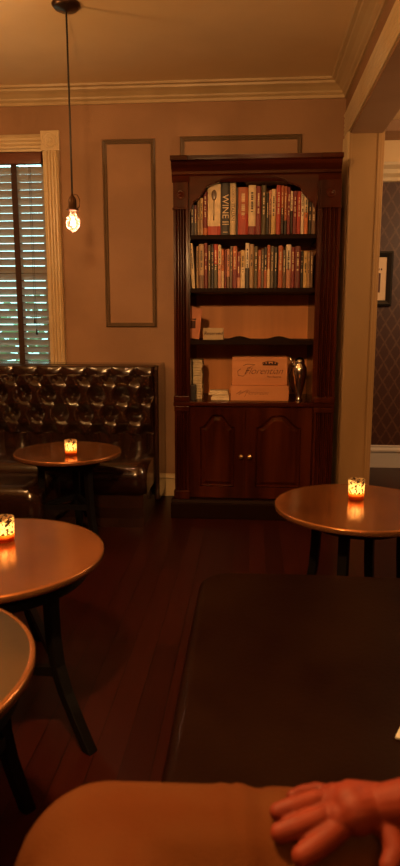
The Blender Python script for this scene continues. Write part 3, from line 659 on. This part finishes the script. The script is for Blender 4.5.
# ------------------------------------------------------------ tables
def make_table(cx_, cy_, r, zt, nleg, ang, rl, rfoot, label, topm, stretch=True):
    t = thing('cocktail_table', label, 'table', (cx_, cy_, 0), 'low round cocktail tables')
    bm = bmesh.new(); lathe(bm, [(.0005, zt-.004), (r*.5, zt-.004), (r-.014, zt-.004), (r-.010, zt)], (0,0,0), 72)
    bm.free(); bm = bmesh.new(); lathe(bm, [(.0005, zt-.024), (r-.012, zt-.024), (r-.010, zt-.002), (r-.012, zt), (.0005, zt)], (0,0,0), 72)
    for f in bm.faces:
        if all(abs(v.co.z-zt) < 1e-5 for v in f.verts): f.smooth = False
    o = obj('table_top', bm, topm); o.parent = t
    bm = bmesh.new(); P_ = [(r-.011, zt+.0003), (r-.003, zt+.0006), (r, zt-.003), (r, zt-.017), (r-.003, zt-.021), (r-.016, zt-.0245)]
    lathe(bm, P_+[P_[0]], (0,0,0), 72); 
    o = obj('edge_band', bm, 'rim'); o.parent = t
    bm = bmesh.new(); ra = min(rl+.02, r-.03); lathe(bm, [(ra, zt-.075), (ra, zt-.024), (ra-.018, zt-.024), (ra-.018, zt-.075), (ra, zt-.075)], (0,0,0), 48); o = obj('apron', bm, 'tleg'); o.parent = t
    pr = [(zt-.024, rl), (zt-.10, rl-.003), (zt*.62, rl), (zt*.45, rl+(rfoot-rl)*.10), (zt*.3, rl+(rfoot-rl)*.32), (zt*.15, rl+(rfoot-rl)*.65), (.0, rfoot)]
    for k in range(nleg):
        a = math.radians(ang+360*k/nleg); d = Vector((math.cos(a), math.sin(a), 0)); s = Vector((-d.y, d.x, 0)); bm = bmesh.new(); rings = []
        for i, (z, rr) in enumerate(pr):
            w2 = .019-.003*i/6; d2 = .016
            c_ = d*rr+Vector((0, 0, z)); rings.append([bm.verts.new(c_+s*sx*w2+d*sy*d2) for sx, sy in ((-1,-1),(1,-1),(1,1),(-1,1))])
        for A_, B2_ in zip(rings, rings[1:]):
            for i in range(4): vface(bm, [A_[i], A_[(i+1)%4], B2_[(i+1)%4], B2_[i]])
        vface(bm, rings[0]); vface(bm, rings[-1])
        o = obj('leg', bm, 'tleg', bev=.003); o.parent = t
        if stretch:
            a2 = math.radians(ang+360*(k+1)/nleg); rr = rl+(rfoot-rl)*.16; p, q_ = Vector((math.cos(a)*rr, math.sin(a)*rr, zt*.42)), Vector((math.cos(a2)*rr, math.sin(a2)*rr, zt*.42))
            bm = bmesh.new(); dd = (q_-p).normalized(); nn = Vector((-dd.y, dd.x, 0)); ends = []
            for pt in (p+dd*.012, q_-dd*.012): ends.append([bm.verts.new(pt+nn*sx*.010+Vector((0,0,sz*.014))) for sx, sz in ((-1,-1),(1,-1),(1,1),(-1,1))])
            for i in range(4): vface(bm, [ends[0][i], ends[0][(i+1)%4], ends[1][(i+1)%4], ends[1][i]])
            vface(bm, ends[0]); vface(bm, ends[1]); o = obj('stretcher', bm, 'tleg'); o.parent = t
    return t
make_table(-.985, 3.385, .288, .5, 3, 210, .15, .19, 'round cocktail table with candle in front of the buttoned leather banquette', 'top')
make_table(-.795, 1.838, .352, .5, 3, -31, .28, .415, 'large round copper-topped table with curved black legs at the left', 'top')
make_table(-.752, 1.068, .347, .55, 3, 57, .325, .39, 'nearest round table, worn tan top cut off by the left edge', 'top_worn')
make_table(.42, 2.455, .323, .5, 4, 64, .17, .225, 'round copper-edged table with candle in front of the bookcase, right', 'top', False)
# ------------------------------------------------------------ candles
def speckle_mat():
    m = bpy.data.materials.new('mosaic_frosted_glass'); m.use_nodes = True; n = m.node_tree.nodes; L = m.node_tree.links; n.remove(n['Principled BSDF'])
    t = n.new('ShaderNodeTexCoord'); v = n.new('ShaderNodeTexVoronoi'); v.inputs['Scale'].default_value = 120; L.new(t.outputs['Object'], v.inputs[0])
    no = n.new('ShaderNodeTexNoise'); no.inputs['Scale'].default_value = 110; L.new(t.outputs['Object'], no.inputs[0])
    sp = n.new('ShaderNodeSeparateXYZ'); L.new(t.outputs['Object'], sp.inputs[0])
    r = n.new('ShaderNodeValToRGB'); r.color_ramp.interpolation = 'CONSTANT'; r.color_ramp.elements[0].color = (1,1,1,1); r.color_ramp.elements[1].position = .53; r.color_ramp.elements[1].color = (0,0,0,1)
    L.new(no.outputs['Fac'], r.inputs[0])
    g = n.new('ShaderNodeMath'); g.operation = 'LESS_THAN'; g.inputs[1].default_value = .026; L.new(sp.outputs['Z'], g.inputs[0])
    mxm = n.new('ShaderNodeMath'); mxm.operation = 'MAXIMUM'; L.new(g.outputs[0], mxm.inputs[0]); L.new(r.outputs[0], mxm.inputs[1])
    tl = n.new('ShaderNodeBsdfTranslucent'); cr_ = n.new('ShaderNodeMix'); cr_.data_type = 'RGBA'; cr_.inputs[6].default_value = (1, .80, .5, 1); cr_.inputs[7].default_value = (.85, .25, .03, 1); L.new(g.outputs[0], cr_.inputs[0]); L.new(cr_.outputs[2], tl.inputs[0]); tp = n.new('ShaderNodeBsdfTransparent'); tp.inputs[0].default_value = (1, .9, .75, 1)
    a = n.new('ShaderNodeMixShader'); a.inputs[0].default_value = .75; L.new(tp.outputs[0], a.inputs[1]); L.new(tl.outputs[0], a.inputs[2])
    dk = n.new('ShaderNodeBsdfPrincipled'); dk.inputs['Base Color'].default_value = (.05, .03, .015, 1); dk.inputs['Metallic'].default_value = .6; dk.inputs['Roughness'].default_value = .3
    b = n.new('ShaderNodeMixShader'); L.new(mxm.outputs[0], b.inputs[0]); L.new(dk.outputs[0], b.inputs[1]); L.new(a.outputs[0], b.inputs[2]); L.new(b.outputs[0], n['Material Output'].inputs[0])
    return m
M['mosaic'] = speckle_mat()
wx = mat('amber_wax', (.85, .42, .12), .5); wx.node_tree.nodes['Principled BSDF'].inputs['Subsurface Weight'].default_value = .0; M['wax'] = wx
M['amber'] = mat('amber_wax_glow', (.95, .40, .08), .6)
def candle(x, y, zt, label, power):
    t = thing('votive_candle', label, 'candle', (x, y, zt+.001), 'lit votive candles')
    bm = bmesh.new(); lathe(bm, [(.0005, .001), (.027, .001), (.030, .004), (.032, .078), (.0305, .080), (.0295, .078), (.0275, .007), (.0005, .005)], (0,0,0), 32)
    o = obj('glass_cup', bm, 'mosaic'); o.parent = t
    bm = bmesh.new(); lathe(bm, [(.0005, .007), (.024, .007), (.0245, .022), (.022, .024), (.0005, .023)], (0,0,0), 24); o = obj('wax', bm, 'wax'); o.parent = t
    bm = bmesh.new(); tube(bm, [(0,0,.022), (.0005,0,.031)], .0008, 6); o = obj('wick', bm, 'black'); o.parent = t
    bm = bmesh.new(); lathe(bm, [(.0005, .029), (.003, .033), (.0042, .039), (.003, .048), (.0012, .055), (.0003, .058)], (0,0,0), 12); o = obj('flame', bm, 'flame'); o.parent = t
    l = lamp('candle_light', (0, 0, .045), power, (1, .58, .22), .012); l.parent = t
p1 = PZ(71, 455, .5); candle(p1.x, p1.y, .5, 'small lit candle glass on the table by the buttoned banquette', .5)
p2 = PZ(5, 541, .5); candle(p2.x, p2.y, .5, 'lit candle glass on the large table, cut off by the left edge', .5)
p3 = PZ(356, 499, .5); candle(p3.x, p3.y, .5, 'lit patterned candle glass on the right-hand table by the post', .5)
# ------------------------------------------------------------ pendant lamp
pp = PZ(66, 4, ZC)
pd = thing('pendant_lamp', 'bare bulb pendant lamp hanging on a long black cord beside the window', 'lamp', (pp.x, pp.y, ZC))
bm = bmesh.new(); lathe(bm, [(.0005, 0), (.066, 0), (.066, -.008), (.055, -.020), (.02, -.028), (.006, -.034), (.0005, -.034)], (0,0,0), 32); o = obj('canopy', bm, 'bronze'); o.parent = pd
zsock = PY(72, 196, pp.y).z-ZC; zrim = PY(72, 209.5, pp.y).z-ZC; zbt = PY(72, 232, pp.y).z-ZC
bm = bmesh.new(); tube(bm, [(0,0,-.03), (0.001,0,-.5), (0,0,zsock+.005)], .0045, 10); o = obj('cord', bm, 'cord'); o.parent = pd
bm = bmesh.new(); hs = zsock-zrim
lathe(bm, [(.0005, zsock+.012), (.006, zsock+.010), (.008, zsock), (.016, zsock-.008), (.019, zsock-.02), (.020, zrim+.004), (.030, zrim), (.031, zrim-.004), (.020, zrim-.005), (.0005, zrim-.005)], (0,0,0), 24); so = obj('socket', bm, 'bronze'); so.parent = pd
bm = bmesh.new(); tube(bm, [(.018,0,zrim+.0), (.034,0,zrim+.012), (.036,0,zrim+.045), (.026,0,zrim+.066), (.010,0,zrim+.070)], .0022, 6); o = obj('socket_hook', bm, 'bronze'); o.parent = so
bh = zrim-zbt
bgm = bpy.data.materials.new('clear_bulb_glass'); bgm.use_nodes = True; n = bgm.node_tree.nodes; n.remove(n['Principled BSDF'])
tr = n.new('ShaderNodeBsdfTransparent'); tr.inputs[0].default_value = (1, .93, .88, 1); gl = n.new('ShaderNodeBsdfGlossy'); gl.inputs['Roughness'].default_value = .05; gl.inputs[0].default_value = (1, .8, .7, 1)
lw = n.new('ShaderNodeLayerWeight'); lw.inputs[0].default_value = .35; mx = n.new('ShaderNodeMixShader')
tlb = n.new('ShaderNodeBsdfTranslucent'); tlb.inputs[0].default_value = (1, .6, .45, 1); mx2 = n.new('ShaderNodeMixShader'); mx2.inputs[0].default_value = .55
bgm.node_tree.links.new(gl.outputs[0], mx2.inputs[1]); bgm.node_tree.links.new(tlb.outputs[0], mx2.inputs[2])
bgm.node_tree.links.new(lw.outputs['Facing'], mx.inputs[0]); bgm.node_tree.links.new(tr.outputs[0], mx.inputs[1]); bgm.node_tree.links.new(mx2.outputs[0], mx.inputs[2]); bgm.node_tree.links.new(mx.outputs[0], n['Material Output'].inputs[0])
M['bulb'] = bgm
bm = bmesh.new(); zz0 = zrim-.003
lathe(bm, [(.013, zz0), (.014, zz0-bh*.12), (.020, zz0-bh*.24), (.030, zz0-bh*.38), (.0345, zz0-bh*.56), (.031, zz0-bh*.74), (.020, zz0-bh*.87), (.008, zz0-bh*.94), (.003, zz0-bh*.99), (.0005, zz0-bh)], (0,0,0), 28); o = obj('bulb', bm, 'bulb'); o.parent = pd
bm = bmesh.new()
for k in range(6):
    a = 2*PI*k/6; a2 = a+PI/6; tube(bm, [(.004*math.cos(a), .004*math.sin(a), zz0-bh*.30), (.013*math.cos(a), .013*math.sin(a), zz0-bh*.68), (.011*math.cos(a2), .011*math.sin(a2), zz0-bh*.68), (.004*math.cos(a2), .004*math.sin(a2), zz0-bh*.32)], .0012, 5)
f_ = obj('filament', bm, 'filament'); f_.parent = pd
l = lamp('bulb_light', (0, 0, zz0-bh*.5), 3.5, (1, .50, .30), .012); l.parent = pd
# ------------------------------------------------------------ picture in the next room
fx1 = PY(392.5, 280, NY-.03).x; z0_, z1_ = PY(390, 306, NY-.03).z, PY(390, 251, NY-.03).z; fx0 = fx1-.42
pc = thing('framed_picture', 'black framed picture on dark patterned wallpaper beyond the post', 'picture', ((fx0+fx1)/2, NY-.01, z0_))
bm = bmesh.new(); wd = .045
def ring(o, y): return [bm.verts.new((fx0+o, y, z0_+o)), bm.verts.new((fx1-o, y, z0_+o)), bm.verts.new((fx1-o, y, z1_-o)), bm.verts.new((fx0+o, y, z1_-o))]
R_ = [ring(0, NY-.001), ring(0, NY-.028), ring(wd*.35, NY-.035), ring(wd, NY-.018), ring(wd, NY-.001)]
for A_, B2_ in zip(R_, R_[1:]):
    for i in range(4): vface(bm, [A_[i], A_[(i+1)%4], B2_[(i+1)%4], B2_[i]])
obj('frame', bm, mat('frame_black', (.02, .017, .016), .3), pc)
bm = bmesh.new(); box(bm, fx0+wd, fx1-wd, NY-.012, NY-.006, z0_+wd, z1_-wd); obj('mount', bm, mat('mount_cream', (.75, .55, .36), .7), pc)
bm = bmesh.new(); box(bm, fx0+wd+.04, fx1-wd-.045, NY-.0135, NY-.012, z0_+wd+.06, z0_+wd+.21); box(bm, fx1-wd-.075, fx1-wd-.055, NY-.0135, NY-.012, z1_-wd-.10, z1_-wd-.085); box(bm, fx1-wd-.045, fx1-wd-.035, NY-.0135, NY-.012, z1_-wd-.10, z1_-wd-.085)
obj('print', bm, mat('print_dark', (.10, .03, .02), .6), pc)
# ------------------------------------------------------------ leather bench in the foreground
BZ = .42
bn = thing('leather_bench', 'long dark brown leather bench seat in the foreground under the hand', 'bench', (.4, 1.0, 0))
bx0, bx1, byn, byf = -.150, 1.05, .72, 1.965
bm = bmesh.new(); NU, NV = 60, 110; g = []
def sup(t, half, r):   # rounded falloff
    d = half-abs(t); return 1 if d > r else math.sqrt(max(0, 1-(1-d/r)**2))
for j in range(NV+1):
    row = []
    for i in range(NU+1):
        # denser near edges
        u = -math.cos(PI*i/NU); v = -math.cos(PI*j/NV); hx, hy = (bx1-bx0)/2, (byf-byn)/2
        x, y = u*hx, v*hy
        # rounded plan corners
        cr = .10; ax, ay = abs(x)-(hx-cr), abs(y)-(hy-cr)
        if ax > 0 and ay > 0:
            l = math.hypot(ax, ay)
            m_ = max(ax, ay)
            k = m_/l; x = math.copysign((hx-cr)+ax*k, x); y = math.copysign((hy-cr)+ay*k, y); d = cr-m_
        else: d = min(hx-abs(x), hy-abs(y))
        rr = .024; s = 1 if d > rr else math.sqrt(max(0, 1-(1-max(d, 0)/rr)**2))
        z = BZ-.006-rr+rr*s+.006*sup(x, hx, .5)*sup(y, hy, .6)+.0025*math.sin(x*9+1)*math.sin(y*6)
        row.append(bm.verts.new((x+(bx0+bx1)/2, y+(byn+byf)/2, z)))
    g.append(row)
for j in range(NV):
    for i in range(NU): vface(bm, [g[j][i], g[j][i+1], g[j+1][i+1], g[j+1][i]], 0, True)
loop = g[0]+[g[j][-1] for j in range(1, NV+1)]+g[-1][-2::-1]+[g[j][0] for j in range(NV-1, 0, -1)]
lo = [bm.verts.new((v.co.x, v.co.y, BZ-.16)) for v in loop]
for i in range(len(loop)): jn = (i+1) % len(loop); vface(bm, [loop[jn], loop[i], lo[i], lo[jn]], 0, True)
vface(bm, lo)
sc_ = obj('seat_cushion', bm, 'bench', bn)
bm = bmesh.new(); pts_ = [Vector((v.co.x, v.co.y, BZ-.052)) for v in []]
bm.free()
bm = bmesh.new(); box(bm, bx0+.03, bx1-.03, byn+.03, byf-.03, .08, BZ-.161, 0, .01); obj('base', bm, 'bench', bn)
for lx_ in (bx0+.08, bx1-.08):
    for ly_ in (byn+.1, byf-.1):
        bm = bmesh.new(); lathe(bm, [(.018, 0), (.025, .08)], (lx_, ly_, 0), 16); obj('leg', bm, 'black', bn)
# pale napkin corner on the bench at the right edge
q = PZ(395, 737, BZ+.006)
bm = bmesh.new(); v_ = [(0, 0), (.12, -.035), (.15, .06), (.03, .06)]
prism(bm, v_, 0, .006, 0, 'xy'); 
o = obj('folded_napkin', bm, mat('pale_napkin', (.5, .5, .45), .8), bev=.002); o.location = (q.x, q.y, BZ+.0015); tag(o, 'small pale folded napkin on the leather bench at the right edge', 'napkin')
# ------------------------------------------------------------ person: hand, forearm, crossed legs
def capsules(name, segs, m, vox, smooth=6, parent=None):
    """segs: list of chains [(point, radius), ...]; fused into one continuous surface"""
    bm = bmesh.new()
    for ch in segs:
        for (p, r), (q_, s) in zip(ch, ch[1:]):
            p, q_ = Vector(p), Vector(q_); n_ = max(2, int((q_-p).length/(min(r, s)*.25)))
            n_ = min(n_, 40); P_ = [p.lerp(q_, i/n_) for i in range(n_+1)]; R_ = [r+(s-r)*i/n_ for i in range(n_+1)]
            tube(bm, P_, R_, 16)
        for p, r in ch:
            bmesh.ops.create_icosphere(bm, subdivisions=3, radius=r, matrix=Matrix.Translation(Vector(p)))
    me = bpy.data.meshes.new(name); bm.to_mesh(me); bm.free()
    o = bpy.data.objects.new(name, me); C.objects.link(o)
    k = o.modifiers.new('r', 'REMESH'); k.mode = 'VOXEL'; k.voxel_size = vox; k.use_smooth_shade = True
    k = o.modifiers.new('s', 'SMOOTH'); k.iterations = smooth; k.factor = .5
    dg = bpy.context.evaluated_depsgraph_get(); dg.update(); m2 = bpy.data.meshes.new_from_object(o.evaluated_get(dg))
    bpy.data.objects.remove(o); bpy.data.meshes.remove(me)
    m2.materials.clear(); m2.materials.append(M[m] if isinstance(m, str) else m)
    for p in m2.polygons: p.use_smooth = True
    o = bpy.data.objects.new(name, m2); C.objects.link(o)
    if parent: o.parent = parent
    return o
LYc, LZc, LR = .612, .596, .098     # axis and radius of the crossed shin
def on_leg(px, py, off):            # point resting on the leg, seen at that place
    r = ray(px, py); R_ = LR+off
    # |(t r.y - LYc, EYE + t r.z - LZc)| = R
    a = r.y**2+r.z**2; b = -2*r.y*LYc+2*r.z*(EYE-LZc); c = LYc**2+(EYE-LZc)**2-R_*R_; D = b*b-4*a*c
    t = (-b-math.sqrt(D))/(2*a) if D > 0 else -b/(2*a)
    return Vector((0, 0, EYE))+r*t
def H(px, py, r, off=0): return (on_leg(px, py, r*.8+off), r)
palm = [[H(338, 800, .016), H(352, 802, .021), H(380, 804, .020)], [H(341, 818, .016), H(356, 812, .022), H(380, 807, .020)], [H(338, 806, .016), H(352, 806, .022)], [H(341, 818, .016), H(338, 800, .016)], [H(333, 796, .013), H(352, 802, .020)]]
wr = on_leg(386, 806, .020); wr2 = PY(425, 808, .60); wr2 = Vector((.235, .57, .765)); elb = Vector((.44, .26, .80)); shd = Vector((.30, -.12, 1.06))
fingers = [[H(346, 822, .0125), H(328, 838, .0122), H(314, 848, .0118), H(302, 856, .0105)],
           [H(342, 811, .0120), H(318, 819, .0108, .004), H(296, 827, .0112, .002), H(280, 833, .0100)],
           [H(340, 802, .0115), H(315, 800, .0098, .006), H(293, 807, .0100, .003), H(278, 812, .0090)],
           [H(338, 797, .0100), H(318, 791, .0088, .001), H(303, 793, .0082), H(293, 797, .0074)]]
thumb = [[H(380, 815, .015), H(392, 836, .0125), H(396, 852, .0115), H(390, 866, .0105)]]
arm = [[(wr, .0215), (wr2, .026), (elb, .042)]]
person = capsules('person', palm+fingers+thumb+arm, 'skin', .0019, 2)
person['label'] = 'seated person in tan trousers with one hand resting on the crossed leg'; person['category'] = 'person'
kn = Vector((-.152, .603, .596)); an = Vector((.33, .63, .60)); hip = Vector((-.02, .08, .60))
tr = capsules('trousers', [[(kn, LR+.002), ((.05, LYc, LZc), LR), ((.16, LYc+.005, LZc-.01), LR-.014), (an, .062)], [(kn+Vector((.01, -.02, 0)), .098), (hip, .10), ((.06, -.12, .54), .125)],
      [((.22, -.12, .54), .125), ((.24, .25, .535), .09), ((.26, .56, .50), .070), ((.27, .60, .44), .066), ((.27, .585, .12), .052)], [((.06, -.12, .54), .12), ((.22, -.12, .54), .12)]], 'cloth', .007, 8)
# soft folds and a seam round the shin
for v in tr.data.vertices:
    x, y, z = v.co
    if y > .45 and z > .45 and x < .3:
        f = 0
        for x0, wd_, am in ((-.012, .006, .0022), (.008, .006, .0026), (.03, .009, -.003)):
            xx = x+.10*(y-.5)+.05*(z-.7); f += am*math.exp(-((xx-x0)/wd_)**2)
        n_ = Vector((0, y-LYc, z-LZc)).normalized(); v.co += n_*f
        
tr.parent = person
sl = capsules('sleeve', [[(wr2.lerp(elb, .35), .040), (elb, .052), (elb+Vector((.0, -.05, .03)), .055), (shd, .065)]], 'sleeve', .006, 4); sl.parent = person
shoe = capsules('shoe', [[(an+Vector((.03, 0, -.01)), .045), (an+Vector((.09, .0, -.01)), .042), (an+Vector((.10, .10, -.03)), .036), (an+Vector((.10, .18, -.04)), .028)]], 'black', .006, 4); shoe.parent = person
sh2 = capsules('shoe', [[((.27, .56, .055), .045), ((.27, .62, .045), .042), ((.27, .67, .036), .034)]], 'black', .006, 4); sh2.parent = person
